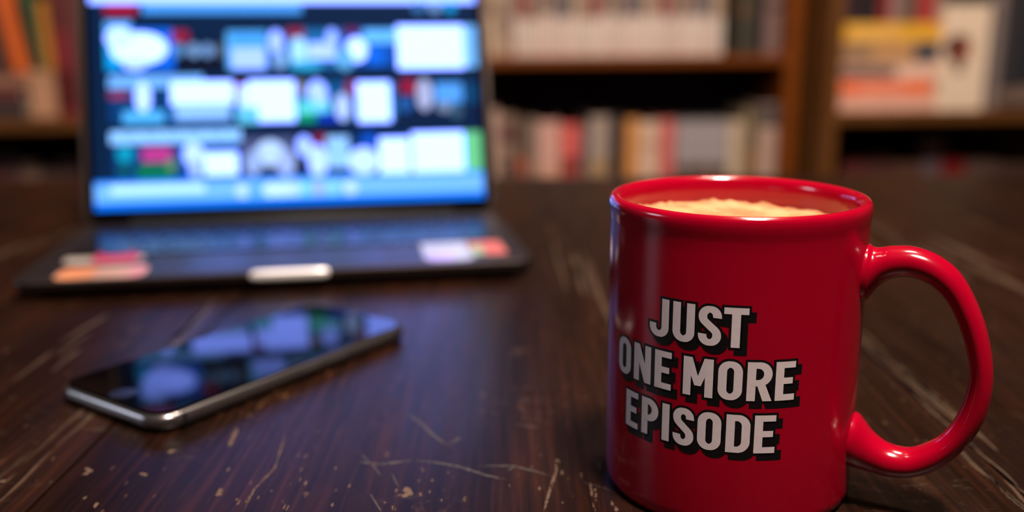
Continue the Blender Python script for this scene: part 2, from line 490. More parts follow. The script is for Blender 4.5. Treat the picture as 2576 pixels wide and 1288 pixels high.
def fz(x, y, r):
    z = 89.0+0.25*math.sin(x*.55+1)*math.cos(y*.47)+0.25*math.sin(x*1.3+y*.9)+0.15*math.sin(2.9*x-1.7*y)
    # froth climbs the wall unevenly
    a = math.atan2(y, x); ed = max(0, (r-33.5)/3.0)
    z += ed*(0.4+0.35*math.sin(5*a+1)+0.22*math.sin(13*a)+0.2*math.sin(23*a+2)+0.15*math.sin(41*a))
    return z-0.022*x
for i in range(NR+1):
    r = 36.5*i/NR
    gr.append([bm.verts.new((r*math.cos(2*math.pi*k/NS)*.001, r*math.sin(2*math.pi*k/NS)*.001, fz(r*math.cos(2*math.pi*k/NS), r*math.sin(2*math.pi*k/NS), r)*.001)) for k in (range(NS) if i else [0])])
for i in range(NR):
    for k in range(NS):
        j = (k+1) % NS
        if i == 0: bm.faces.new((gr[0][0], gr[1][k], gr[1][j]))
        else: bm.faces.new((gr[i][k], gr[i+1][k], gr[i+1][j], gr[i][j]))
lo = [bm.verts.new((v.co.x, v.co.y, 0.0850)) for v in gr[-1]]
for k in range(NS):
    j = (k+1) % NS; bm.faces.new((gr[-1][k], lo[k], lo[j], gr[-1][j]))
bm.faces.new(lo[::-1])
from_bm('foam', bm, foam_material(), coffee, True)

# ------------------------------------------------------------------ laptop
LW, LX, LY, LYAW, TILT = 0.3022, -0.2841, 0.5203, 0.1637, 0.2831
BZ0, BZ1 = 0.0022, 0.0125
LHINGE = 0.1598                              # hinge line from the front edge
LD = 0.176
lap = tag(empty('laptop', (LX+LW/2*math.cos(LYAW), LY+LW/2*math.sin(LYAW), TZ), LYAW), 'open dark grey laptop showing a blue video menu, stickers on its palm rest', 'laptop')
M_ALU = mat('grey_aluminium', (0.085, 0.066, 0.060), 0.46, metal=1.0, var=0.05, scale=300)
M_NOTCH_GLINT = mat('notch_highlight', (0.92, 0.88, 0.86), 0.30, metal=0.35, var=0.03, scale=300)  # pale colour stands in for lamp light caught by the grey notch
M_KEY = mat('black_key', (0.006, 0.006, 0.008), 0.22, spec=0.8, var=0.1, scale=200)
M_BLACK = mat('black_plastic', (0.006, 0.006, 0.007), 0.28, var=0.1, scale=150)
M_GLASS = mat('black_glass', (0.002, 0.002, 0.003), 0.12, spec=0.15, var=0.1, scale=100)
M_RUB = mat('dark_rubber', (0.01, 0.01, 0.01), 0.7)
# base shell: front edge tapers underneath
def base_ring(s, z, r=0.011):
    return [(x, y+LD/2, z) for x, y in rrect(LW-2*s, LD-2*s, max(r-s, .002))]
layered('base', [base_ring(.009, BZ0), base_ring(.004, BZ0+.0015), base_ring(.0012, BZ0+.0042), base_ring(.0003, BZ0+.006), base_ring(0, BZ1-.0012), base_ring(.0004, BZ1-.0003), base_ring(.001, BZ1)], M_ALU, lap)
for fx in (-.125, .125):
    for fy in (.02, LD-.02):
        bm = bmesh.new(); bmesh.ops.create_cone(bm, cap_ends=True, segments=20, radius1=.006, radius2=.007, depth=.0024)
        o = from_bm('foot', bm, M_RUB, lap); o.location = (fx, fy, .0012)
# thumb notch mid front edge; its lamp highlight is painted in as pale metal
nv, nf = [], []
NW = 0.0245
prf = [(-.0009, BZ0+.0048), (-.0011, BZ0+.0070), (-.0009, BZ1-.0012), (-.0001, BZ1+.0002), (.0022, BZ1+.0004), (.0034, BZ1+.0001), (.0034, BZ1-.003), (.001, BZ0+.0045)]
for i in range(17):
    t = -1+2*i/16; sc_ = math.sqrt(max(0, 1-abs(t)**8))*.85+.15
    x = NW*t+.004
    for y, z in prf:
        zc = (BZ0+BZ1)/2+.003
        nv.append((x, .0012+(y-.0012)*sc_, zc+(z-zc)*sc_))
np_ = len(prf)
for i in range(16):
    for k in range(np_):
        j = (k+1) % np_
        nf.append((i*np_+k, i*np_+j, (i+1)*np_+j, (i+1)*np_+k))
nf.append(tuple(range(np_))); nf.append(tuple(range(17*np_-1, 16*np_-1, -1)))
o = pyd('thumb_notch', nv, nf, M_NOTCH_GLINT, lap, True); o['label'] = 'thumb notch on the front edge with a painted pale highlight'
# keyboard and trackpad
plate('keyboard_well', 0.272, 0.088, 0.004, BZ1-.0003, BZ1+.00015, M_BLACK, lap, loc=(0, 0.101))
kx0, kx1, ky0, ky1 = -.1345, .1345, .0585, .1435
ROWS = [[1]*3+[5.2]+[1]*3+[1.1, 1.1, 1.1], [2.2]+[1]*10+[2.2], [1.75]+[1]*11+[1.75], [1.4]+[1]*12+[1.0], [1]*13+[1.5], [1]*14]
keymesh = {}
for ri, row in enumerate(ROWS):
    tot = sum(row); x = kx0; rh = (ky1-ky0)/6
    hh = rh*(0.62 if ri == 5 else 1)
    for wk in row:
        ww = (kx1-kx0)*wk/tot
        key = (round(ww, 5), round(hh, 5))
        if key not in keymesh:
            keymesh[key] = plate('key', ww-.0022, hh-.0022, .0012, 0, .0011, M_KEY, lap, ch=.0003)
            o = keymesh[key]
        else:
            o = bpy.data.objects.new('key', keymesh[key].data); COL.objects.link(o); o.parent = lap
        o.location = (x+ww/2, ky0+ri*rh+hh/2, BZ1+.0002)
        x += ww
M_PAD = mat('trackpad_glass', (0.095, 0.074, 0.068), 0.40, metal=1.0, var=0.03, scale=300)
plate('trackpad', 0.118, 0.048, .003, BZ1-.0002, BZ1+.0001, M_PAD, lap, loc=(0, .0305))
bm = bmesh.new(); bmesh.ops.create_cone(bm, cap_ends=True, segments=24, radius1=.0052, radius2=.0052, depth=.236)
o = from_bm('hinge', bm, M_RUB, lap, True); o.rotation_euler = (0, math.pi/2, 0); o.location = (0, LHINGE+.004, BZ1+.0005)
# lid, tilted back on the hinge
lid_h = 0.204
lid = layered('lid', [[(x, y+lid_h/2, z) for x, y in rrect(LW-2*s, lid_h-2*s, .010-s)] for s, z in ((.0012, -.0052), (.0003, -.0042), (0, -.003), (0, -.0006), (.0005, 0))], M_ALU, lap)
lid.location = (0, LHINGE, 0.0138)
lid.rotation_euler = (math.pi/2-TILT, 0, 0)
plate('bezel', LW-.0080, lid_h-.0046, .008, .0, .00025, M_GLASS, lid, loc=(0, lid_h/2-.0017))
# picture on the display
DW, DH, CHIN = 0.2843, 0.1777, 0.0101
ex = np.array([math.cos(LYAW), math.sin(LYAW), 0]); ey = np.array([-math.sin(LYAW), math.cos(LYAW), 0]); ez = np.array([0, 0, 1.0])
lup = ey*math.sin(TILT)+ez*math.cos(TILT)
D0 = np.array([LX, LY, TZ])+ex*(LW-DW)/2+ey*LHINGE+ez*0.0138+lup*CHIN
def disp_uv(px, py):
    v = ray(px, py); A = np.array([ex*DW, lup*DH, -v]).T
    s = np.linalg.solve(A, C0-D0)
    return s[0], s[1]
NU, NV = 400, 250
IMG = np.zeros((NV+1, NU+1, 3))
UU, VV = np.meshgrid(np.linspace(0, 1, NU+1), np.linspace(0, 1, NV+1))
XX, YY = UU*DW, VV*DH
def scr(rgb, k=1.0):
    return np.array(lin(rgb))*k*np.array([0.72, 1.0, 1.35])
WHT = np.array([0.92, 1.40, 4.9])
def srect(x0, y0, x1, y1, c, rad=0.0, stripe=0, mixk=1.0):
    xc, yc = (x0+x1)/2, (y0+y1)/2
    u0, u1 = disp_uv(x0, yc)[0], disp_uv(x1, yc)[0]; v1, v0 = disp_uv(xc, y0)[1], disp_uv(xc, y1)[1]
    m = (UU >= u0) & (UU <= u1) & (VV >= v0) & (VV <= v1)
    if stripe:                                # rows of tiny type: broken up into letters
        per = DW*0.011
        m &= ((XX/per+np.floor(YY/(DH*.02))*.37) % 1 < 0.78)
    IMG[m] = IMG[m]*(1-mixk)+np.array(c)*mixk
def sell(cx, cy, rx, ry, c):
    u0, v0 = disp_uv(cx, cy); u1 = disp_uv(cx+rx, cy)[0]; v1 = disp_uv(cx, cy-ry)[1]
    m = ((UU-u0)/(u1-u0))**2+((VV-v0)/(v1-v0))**2 <= 1
    IMG[m] = np.array(c)
IMG[:] = scr((0, 34, 62))
srect(100, -400, 1400, 9, WHT*.75)
S = scr
srect(262, 11, 345, 36, S((205, 18, 50))); srect(357, 11, 760, 34, S((85, 160, 225), 1.5), stripe=1)
for cx, c in ((1052, (70, 120, 170)), (1093, (140, 165, 205)), (1132, (0, 160, 210))): sell(cx, 18, 15, 16, S(c))
# first row
srect(264, 54, 330, 76, S((120, 175, 225), 1.5), stripe=1)
srect(266, 74, 438, 178, S((0, 110, 225))); srect(266, 74, 300, 178, S((0, 175, 230))); sell(350, 122, 72, 40, WHT); sell(300, 95, 35, 28, WHT*.8); sell(340, 160, 30, 16, WHT*.7)
srect(432, 76, 474, 106, S((185, 30, 60)))
srect(440, 106, 562, 176, S((8, 16, 34)))
for cx, c in ((450, (120, 165, 205)), (488, (165, 190, 225)), (522, (150, 180, 220)), (553, (110, 110, 125))): sell(cx, 127, 14, 18, S(c, .8))
srect(570, 78, 675, 176, S((110, 190, 235))); srect(580, 84, 668, 112, S((60, 140, 205), 1.5), stripe=1); srect(585, 122, 668, 174, WHT*.55); srect(672, 78, 722, 176, S((50, 80, 130))); sell(694, 105, 18, 30, WHT*.55); sell(705, 150, 14, 22, S((170, 200, 235)))
srect(722, 72, 860, 174, S((30, 110, 160))); srect(722, 72, 765, 94, S((175, 40, 65))); sell(752, 130, 22, 36, S((190, 225, 250), 1.3)); srect(775, 108, 845, 150, WHT*.6); sell(835, 100, 14, 28, WHT*.5); sell(770, 165, 40, 12, S((60, 190, 225)))
srect(862, 72, 992, 168, S((0, 85, 170))); srect(864, 70, 904, 88, S((130, 40, 90))); sell(897, 125, 26, 30, WHT); sell(868, 150, 22, 26, S((120, 190, 230))); srect(912, 74, 996, 108, S((120, 190, 235), 1.5), stripe=1); srect(925, 115, 965, 165, S((10, 110, 220)))
srect(1000, 64, 1166, 172, WHT); srect(1166, 64, 1198, 168, S((150, 205, 250), 1.0))
# second row
srect(272, 191, 512, 222, S((135, 185, 235), 1.5), stripe=1)
srect(276, 222, 420, 312, S((0, 62, 110))); srect(275, 229, 322, 250, S((175, 55, 85))); sell(360, 245, 20, 38, WHT*.8); srect(310, 280, 415, 310, S((95, 185, 230), 1.5), stripe=1)
srect(424, 206, 586, 310, S((0, 100, 175))); srect(430, 206, 586, 262, WHT); srect(440, 266, 580, 300, S((190, 220, 255), 1.2), stripe=1)
srect(588, 208, 622, 236, S((185, 40, 50))); srect(600, 216, 742, 308, WHT*.8); srect(625, 204, 742, 300, WHT); srect(596, 270, 650, 310, S((120, 215, 235)))
srect(745, 204, 884, 306, S((0, 85, 130))); srect(745, 206, 768, 236, S((170, 140, 90))); sell(798, 238, 26, 36, WHT*.6); srect(745, 250, 795, 304, S((0, 175, 110))); srect(750, 258, 830, 284, S((120, 215, 215), 1.5), stripe=1); srect(800, 285, 870, 305, S((0, 55, 190))); sell(862, 270, 18, 34, S((215, 215, 255), 1.2))
srect(870, 205, 904, 240, S((165, 50, 75))); srect(898, 206, 982, 306, WHT); srect(982, 210, 994, 300, S((50, 120, 160)))
srect(1002, 200, 1205, 300, S((6, 30, 62))); srect(1008, 200, 1045, 236, S((190, 22, 55))); sell(1068, 238, 20, 40, S((215, 195, 215))); sell(1020, 262, 18, 20, S((40, 95, 155))); srect(1092, 208, 1162, 258, S((110, 185, 255), 1.1), stripe=1); sell(1118, 268, 20, 14, S((150, 150, 165))); sell(1148, 280, 17, 17, S((70, 95, 110))); srect(1170, 208, 1202, 260, S((0, 70, 105)))
# third row
srect(276, 328, 606, 360, S((170, 210, 250), 1.5), stripe=1)
srect(288, 366, 445, 453, S((0, 58, 120))); sell(315, 388, 22, 22, S((0, 165, 180))); srect(358, 370, 432, 408, S((235, 62, 135))); srect(345, 412, 442, 452, S((0, 120, 75))); sell(432, 415, 13, 16, S((120, 150, 100))); sell(312, 430, 20, 20, S((0, 85, 90)))
srect(450, 360, 604, 450, S((0, 80, 150))); sell(487, 388, 26, 30, WHT*.7); sell(492, 425, 16, 24, WHT*.5); srect(515, 384, 600, 442, WHT)
srect(608, 346, 744, 442, S((95, 90, 125))); sell(680, 385, 36, 32, S((225, 230, 250), 1.1)); sell(640, 410, 22, 32, S((190, 195, 230))); sell(720, 410, 22, 34, S((200, 200, 235))); srect(650, 426, 690, 445, S((0, 25, 55)))
srect(745, 336, 880, 440, S((4, 26, 60))); sell(765, 368, 19, 26, WHT*.6); srect(788, 340, 822, 362, S((170, 25, 55))); sell(800, 405, 24, 40, WHT*.7); srect(822, 344, 880, 420, S((175, 210, 245), 1.5), stripe=1)
srect(878, 336, 1032, 440, S((0, 48, 100))); sell(928, 350, 18, 16, S((0, 90, 200))); sell(915, 405, 38, 34, WHT*.75); srect(955, 346, 1030, 438, WHT)
srect(1036, 332, 1168, 438, WHT); srect(1168, 330, 1212, 436, S((135, 220, 135), 1.0))
# bottom bar with round icons
srect(236, 466, 1226, 530, S((0, 120, 235))); 
v0 = disp_uv(300, 506)[1]
IMG[(VV < 0.118) & (VV >= 0)] = S((0, 130, 245), 1.1)
m_ = (VV < 0.105) & (VV > 0.030)
IMG[m_] = S((140, 195, 255), 1.1)
srect(280, 466, 515, 486, S((215, 235, 255), 1.5), stripe=1)
for k, cx in enumerate((612, 640, 682, 712, 742, 772, 802, 836, 882)):
    u, v = disp_uv(cx, 488-(cx-612)*.03)
    c = [WHT*.7, S((120, 190, 240)), WHT*.8, WHT*.8, WHT*.7, S((150, 235, 210)), S((205, 200, 255)), S((170, 235, 240)), WHT*.7][k]
    mm_ = ((UU-u)*DW)**2+((VV-0.062)*DH)**2 < (0.0052)**2
    IMG[mm_] = c
def screen_mesh():
    n = (NU+1)
    xs = (UU-.5)*DW; ys = CHIN+VV*DH
    v = np.stack([xs, ys, np.full_like(xs, 0.0004)], -1).reshape(-1, 3)
    idx = np.arange((NU+1)*(NV+1)).reshape(NV+1, NU+1)
    f = np.stack([idx[:-1, :-1], idx[:-1, 1:], idx[1:, 1:], idx[1:, :-1]], -1).reshape(-1, 4)
    me = bpy.data.meshes.new('display'); me.from_pydata(v.tolist(), [], f.tolist()); me.update()
    at = me.color_attributes.new('picture', 'FLOAT_COLOR', 'POINT')
    at.data.foreach_set('color', np.concatenate([IMG.reshape(-1, 3), np.ones((v.shape[0], 1))], 1).astype(np.float32).ravel())
    return me
M_SCREEN = bpy.data.materials.new('lit_display'); M_SCREEN.use_nodes = True
_nt = M_SCREEN.node_tree; _b = _nt.nodes['Principled BSDF']
_a = _nt.nodes.new('ShaderNodeAttribute'); _a.attribute_name = 'picture'
_b.inputs['Base Color'].default_value = (0.003, 0.003, 0.004, 1); _b.inputs['Roughness'].default_value = 0.25; _b.inputs['Specular IOR Level'].default_value = 0.06
_nt.links.new(_a.outputs['Color'], _b.inputs['Emission Color']); _b.inputs['Emission Strength'].default_value = 1.0
d_ = link('display', screen_mesh(), M_SCREEN, lid); d_['label'] = 'glowing blue video menu with rows of thumbnails'

# stickers on the palm rest (laptop-local metres from photo points)
LC, LS = math.cos(LYAW), math.sin(LYAW)
def lap_local(px, py, z=TZ+BZ1):
    q = ground(px, py, z)-np.array([lap.location.x, lap.location.y, 0])
    return q[0]*LC+q[1]*LS, -q[0]*LS+q[1]*LC
def sticker(x0, y0, x1, y1, rgb, patches, label):
    a = lap_local(x0, (y0+y1)/2); b_ = lap_local(x1, (y0+y1)/2); t = lap_local((x0+x1)/2, y0); u = lap_local((x0+x1)/2, y1)
    wd = b_[0]-a[0]; dp = t[1]-u[1]; cx, cy = (a[0]+b_[0])/2, (t[1]+u[1])/2
    st = plate('sticker', wd, dp, min(wd, dp)*.3, BZ1, BZ1+.00012, smat(rgb, .5), lap, loc=(cx, cy)); st['label'] = label
    for kind, fx0, fy0, fx1, fy1, c in patches:
        X0, X1 = cx-wd/2+wd*fx0, cx-wd/2+wd*fx1; Y0, Y1 = cy-dp/2+dp*fy0, cy-dp/2+dp*fy1
        r = min(X1-X0, Y1-Y0)*(.49 if kind == 'o' else .12)
        plate('sticker_print', X1-X0, Y1-Y0, r, BZ1+.00012, BZ1+.00018, smat(c, .5), st, loc=((X0+X1)/2, (Y0+Y1)/2))
sticker(172, 632, 362, 662, (150, 138, 126), [('r', .36, .06, .93, .94, (172, 48, 76))], 'white and pink sticker')
sticker(148, 672, 366, 700, (168, 130, 112), [('r', .03, .06, .42, .94, (192, 120, 78)), ('o', .80, .08, .97, .92, (185, 118, 124))], 'orange and peach sticker')
sticker(1062, 603, 1185, 656, (160, 165, 190), [('r', .05, .05, .6, .3, (170, 150, 225))], 'lavender sticker')
sticker(1178, 608, 1215, 640, (150, 165, 130), [('r', .1, .6, .9, .95, (180, 80, 70))], 'small green sticker')
sticker(1212, 606, 1268, 640, (180, 98, 92), [('o', .2, .15, .8, .85, (190, 88, 84))], 'round coral sticker')

# ------------------------------------------------------------------ phone
PX, PY, PYAW = -0.12095, 0.41585, 0.9676
PL, PWD, PTH = 0.1471, 0.0714, 0.0078
phone = tag(empty('smartphone', (PX, PY, TZ), PYAW), 'black glass smartphone lying face up with metal rim reflecting the laptop', 'phone')
M_RIM = mat('steel_rim', (0.22, 0.20, 0.20), 0.24, metal=0.9, var=0.05, scale=300)
def pring(s, z, r=0.0115): return [(x, y, z) for x, y in rrect(PL-2*s, PWD-2*s, max(r-s, .002), 12)]
pr = []
for k in range(9):
    a = -math.pi/2+math.pi*k/8
    pr.append(pring(.0030*(1-math.cos(a)), .0003+.0036+.0034*math.sin(a)))
layered('body', pr, M_RIM, phone, True)
layered('front_glass', [pring(.0026, .0070), pring(.0020, .00745), pring(.0024, .0076), pring(.0032, .00768)], mat('phone_glass', (0.001, 0.001, 0.0015), 0.04, spec=0.14, var=0.1, scale=100), phone)
layered('back_glass', [pring(.0034, .0002), pring(.0026, .0006), pring(.0022, .0012)], M_GLASS, phone)
for xx, ln in ((.022, .010), (.005, .010)):
    box('volume_button', xx-ln/2, -PWD/2-.0004, .0030, xx+ln/2, -PWD/2+.001, .0052, M_RIM, phone, .0004)
for xx in (-PL/2+.012, PL/2-.012):
    box('antenna_line', xx-.0006, -PWD/2-.00005, .0012, xx+.0006, -PWD/2+.001, .0066, M_BLACK, phone)
bm = bmesh.new(); bmesh.ops.create_circle(bm, cap_ends=True, segments=40, radius=.0055)
o = from_bm('home_button', bm, M_BLACK, phone); o.location = (-PL/2+.0095, 0, .00772)

# ------------------------------------------------------------------ bookcases
PSI = math.radians(4.0)
bx_ = np.array([math.cos(PSI), math.sin(PSI), 0]); by_ = np.array([-math.sin(PSI), math.cos(PSI), 0])
YC, YS = 2.25, 2.12
def on_plane(px, py, y0):
    """photo point on the vertical plane of a bookcase front: (s along it, height)"""
    v = ray(px, py); n = by_
    t = ((np.array([0, y0, 0])-C0)@n)/(v@n); Q = C0+v*t
    return float((Q-np.array([0, y0, 0]))@bx_), float(Q[2])
def wpos(s, dpt, z, y0):
    q = np.array([0, y0, 0])+bx_*s+by_*dpt
    return (q[0], q[1], z)
M_SHELF = mat('orange_brown_shelf_wood', (0.16, 0.036, 0.0015), 0.5, spec=0.2, var=0.3, scale=14, stretch=(1, 1, 12))
M_SHELF2 = mat('brown_shelf_wood', (0.125, 0.045, 0.009), 0.5, spec=0.25, var=0.3, scale=14, stretch=(1, 1, 12))
M_BACK = mat('dark_back_board', (0.030, 0.008, 0.006), 0.7, var=0.2, scale=10)
def bookcase(label, s0, s1, y0, depth, shelves, thick, post, m, top=2.15):
    e = tag(empty('bookcase', wpos((s0+s1)/2, 0, 0, y0), PSI), label, 'bookcase')
    h = (s1-s0)/2
    for sg in (-1, 1):
        box('side_panel', min(sg*h, sg*(h-post)), 0, 0, max(sg*h, sg*(h-post)), depth, top, m, e, .002)
    box('back_panel', -h+post, depth-.008, .05, h-post, depth, top-.01, M_BACK, e)
    box('top_board', -h+post, 0, top-thick, h-post, depth-.008, top, m, e, .002)
    box('plinth', -h+post, .02, 0, h-post, .04, .06, m, e)
    for z in shelves:
        box('shelf', -h+post, 0, z-thick, h-post, depth-.008, z, m, e, .002)
    return e
sC, zC = on_plane(1600, 141, YC)
sR, zR = on_plane(2330, 279, YS)
sL, zL = on_plane(100, 300, YS)
sp1 = on_plane(2011, 200, YC)[0]; sp0 = on_plane(1990-1010, 200, YC)[0]
r0 = on_plane(2084, 200, YS)[0]
l1 = on_plane(560, 200, YS)[0]
low = zC-0.325
bookcase('orange-brown middle bookcase with a long row of pale books', sp0, sp1, YC, 0.27, [0.10, low, zC, zC+.30, zC+.60, zC+.90], .021, .034, M_SHELF)
bookcase('brown bookcase standing forward of the others beside the orange-brown one, holding a yellow book', r0, r0+.92, YS, 0.30, [0.12, zR-.31, zR, zR+.34, zR+.68, zR+1.02], .026, .028, M_SHELF2)
bookcase('brown bookcase beside the laptop screen with orange, green and crimson books', l1-1.0, l1, YS, 0.30, [0.12, zL-.31, zL, zL+.36, zL+.70, zL+1.04], .026, .028, M_SHELF2)

M_PAGE = mat('paper_pages', (0.62, 0.52, 0.40), 0.8, var=0.12, scale=900, stretch=(1, .02, .02))
def book(s, wd, h, dp, z, y0, rgb, label, group=None, setback=0.035, lean=0.0, bands=(), cat='book', rgh=.5):
    """upright book: spine towards the room; bands = (z0, z1, rgb) printed on the spine"""
    e = tag(empty('book', wpos(s+wd/2, setback, z+.0003+abs(math.sin(lean))*wd/2, y0), PSI), label, cat, group)
    e.rotation_euler = (0, lean, PSI)
    t = min(.002, wd*.15); m = smat(tuple(int(c) for c in rgb), rgh)
    bulge = min(.003, wd*.2); n = 6
    out = [(-wd/2, dp)]+[(-wd/2*math.cos(math.pi*k/n), -bulge*math.sin(math.pi*k/n)+bulge) for k in range(n+1)]+[(wd/2, dp)]
    inn = [(wd/2-t, dp), (wd/2-t, t+bulge), (-wd/2+t, t+bulge), (-wd/2+t, dp)]
    prof_ = out+inn; npf = len(prof_)
    bm = bmesh.new()
    lo_ = [bm.verts.new((x, y, 0)) for x, y in prof_]; hi_ = [bm.verts.new((x, y, h)) for x, y in prof_]
    for i in range(npf):
        j = (i+1) % npf; bm.faces.new((lo_[i], lo_[j], hi_[j], hi_[i]))
    for ring_, rev in ((lo_, True), (hi_, False)):
        fc = bm.faces.new(ring_[::-1] if rev else ring_)
        bmesh.ops.triangulate(bm, faces=[fc])
    bmesh.ops.recalc_face_normals(bm, faces=bm.faces)
    cv = from_bm('cover', bm, m, e)
    box('pages', -wd/2+t, t+bulge+.0002, .002, wd/2-t, dp-.003, h-.003, M_PAGE, e)
    for z0_, z1_, c in bands:
        v, f = [], []
        for k in range(n+1):
            for zz in (z0_, z1_):
                v.append((-wd/2*math.cos(math.pi*k/n)*.985, -bulge*math.sin(math.pi*k/n)+bulge-.0003, zz))
        for k in range(n): f.append((2*k, 2*k+2, 2*k+3, 2*k+1))
        pyd('spine_print', v, f, smat(tuple(int(q) for q in c), .5), cv)
    return e
def flat_book(s0, s1, z, th, y0, rgb, label, dp=.16, setback=.02, prints=(), rot=0.0, pages=False):
    """book lying flat, its spine (or its page edges) towards the room"""
    e = tag(empty('book', wpos((s0+s1)/2, setback, z+.0003, y0), PSI+rot), label, 'book')
    wd = s1-s0; t = .002; m = smat(rgb, .5)
    bm = bmesh.new()
    bm_box(bm, -wd/2, 0, 0, wd/2, dp, t); bm_box(bm, -wd/2, 0, th-t, wd/2, dp, th)
    if pages: bm_box(bm, -wd/2, dp-t, t, wd/2, dp, th-t)
    else: bm_box(bm, -wd/2, 0, t, wd/2, t, th-t)
    cv = from_bm('cover', bm, m, e)
    box('pages', -wd/2+.003, .004 if pages else t+.0003, t+.0002, wd/2-.003, dp-.004, th-t-.0002, M_PAGE, e)
    for f0, f1, c in prints:
        box('spine_print', -wd/2+wd*f0, -.0004, th*.12, -wd/2+wd*f1, .0, th*.88, smat(c, .5), cv)
    return e

# long row of pale volumes on the middle shelf
def span(px0, px1, py, y0, sb=.035):
    return on_plane(px0, py, y0+sb)[0], on_plane(px1, py, y0+sb)[0]
a, b_ = span(1292, 1822, 90, YC)
nvol = 36; st = (b_-a)/nvol
ART = [(120, 105, 100), (150, 80, 65), (60, 55, 58), (175, 140, 110), (150, 120, 110), (160, 90, 80), (110, 100, 105), (185, 160, 140), (90, 80, 80)]
for i in range(nvol):
    g = random.uniform(-8, 8)
    c = (214+g, 196+g, 184+g) if i % 3 else (220+g, 190+g, 178+g)
    h = .172+random.uniform(-.001, .001)
    c = tuple(int(q/4)*4 for q in c)
    art = ART[(i*5+i//4) % len(ART)]
    book(a+i*st+.0006, st-.0012, h, .115, zC, YC, c, 'slim pale volume in the long even row on the middle bookcase', 'slim pale volumes in one row',
         bands=[(.086+random.uniform(-.004, .01), .150, art)] + ([(.012, .026, (205, 160, 145))] if i % 4 == 0 else []))
def row(items, z, y0, sb, where, dp=.14):
    for (x0, x1, ytop, rgb, nm, bands) in items:
        s0, s1 = span(x0, x1, 300, y0, sb)
        if z > 0:
            h = on_plane((x0+x1)/2, ytop, y0+sb)[1]-z
        bb = []
        for (yb1, yb0, c) in bands:
            zz0 = on_plane((x0+x1)/2, yb0, y0+sb)[1]-z; zz1 = on_plane((x0+x1)/2, yb1, y0+sb)[1]-z
            bb.append((max(.004, zz0), min(h-.003, zz1), c))
        book(s0+.0008, s1-s0-.0016, h, dp, z, y0, rgb, nm+' '+where, setback=sb, bands=bb)
row([(1188, 1228, -60, (178, 140, 110), 'ochre-beige book', []),
     (1229, 1258, -50, (186, 158, 130), 'sandy book with a brown patch', [(0, 38, (130, 105, 85))]),
     (1259, 1290, -45, (165, 138, 118), 'grey-tan book', [(30, 90, (135, 112, 98))]),
     (1848, 1882, -40, (62, 56, 42), 'dark olive book with a brown label', [(10, 38, (95, 66, 42))]),
     (1883, 1911, -50, (38, 32, 30), 'near-black book', []),
     (1914, 1955, -30, (120, 92, 86), 'mauve-grey book', [(5, 25, (90, 60, 55))])], zC, YC, .035, 'at the end of the pale row')
row([(1195, 1221, 282, (150, 125, 108), 'beige book', []),
     (1222, 1258, 276, (184, 150, 132), 'cream-pink book', [(330, 345, (150, 125, 120))]),
     (1259, 1299, 288, (132, 106, 92), 'tan book with a maroon label', [(318, 356, (88, 40, 44)), (408, 440, (70, 52, 46))]),
     (1300, 1332, 296, (92, 72, 56), 'dark brown book with rusty foot', [(395, 440, (160, 78, 55))]),
     (1333, 1356, 300, (140, 120, 106), 'narrow grey-tan book', []),
     (1357, 1412, 306, (206, 156, 142), 'wide pale pink book', [(425, 440, (200, 145, 110))]),
     (1414, 1462, 312, (212, 92, 86), 'bright red book with dark red foot', [(400, 440, (120, 40, 28))]),
     (1463, 1484, 318, (110, 92, 92), 'narrow mauve-grey book', [(375, 410, (85, 75, 88))]),
     (1485, 1537, 294, (160, 140, 128), 'grey-beige book with an ochre foot', [(405, 440, (160, 125, 80))]),
     (1539, 1574, 290, (44, 32, 34), 'black book between grey and ochre books', []),
     (1576, 1612, 300, (205, 138, 74), 'ochre yellow book', []),
     (1613, 1662, 306, (210, 176, 152), 'cream book', [(355, 372, (185, 145, 118))]),
     (1664, 1702, 302, (204, 102, 98), 'salmon red book', []),
     (1836, 1874, 304, (190, 165, 142), 'beige book next to the thin grey volumes', []),
     (1875, 1892, 276, (140, 122, 92), 'tall thin olive-beige book', []),
     (1893, 1912, 285, (104, 86, 58), 'thin dark olive book', [(380, 430, (150, 95, 50))]),
     (1914, 1960, 262, (176, 145, 130), 'tall pinkish beige book with a dark grey head', [(262, 318, (80, 70, 70))])], low, YC, .03, 'on the lower middle shelf')
a, b_ = span(1704, 1835, 300, YC, .03); st = (b_-a)/9
h = on_plane(1770, 306, YC+.03)[1]-low
zf = on_plane(1770, 412, YC+.03)[1]-low
for i in range(9):
    book(a+i*st+.0005, st-.001, h+random.uniform(-.002, .002), .12, low, YC, (168, 156, 158) if i % 2 else (160, 150, 150), 'thin grey volume of a matching set on the lower middle shelf', 'matching thin grey volumes', setback=.03,
         bands=[(zf-.03, zf, [(90, 66, 60), (120, 90, 80), (70, 60, 40), (66, 58, 42), (110, 60, 52)][i % 5])])

# left bookcase
def bk(px0, px1, ytop, ybot, rgb, label, y0, sb, lean=0.0, bands=(), dp=.14, zbase=None):
    s0, s1 = span(px0, px1, ybot, y0, sb)
    z0_ = on_plane((px0+px1)/2, ybot, y0+sb)[1] if zbase is None else zbase
    h = on_plane((px0+px1)/2, ytop, y0+sb)[1]-z0_
    bb = []
    for yb1, yb0, c in bands:
        bb.append((on_plane((px0+px1)/2, yb0, y0+sb)[1]-z0_, on_plane((px0+px1)/2, yb1, y0+sb)[1]-z0_, c))
    return book(s0, s1-s0, h, dp, z0_, y0, rgb, label, setback=sb, lean=lean, bands=bb)
def stack(px0, px1, z, rows, y0, sb):
    for th, rgb, label, pr_, ind in rows:
        s0, s1 = span(px0+ind[0], px1+ind[1], 220, y0, sb)
        flat_book(s0, s1, z, th, y0, rgb, label, setback=sb, prints=pr_)
        z += th+.0004
    return z
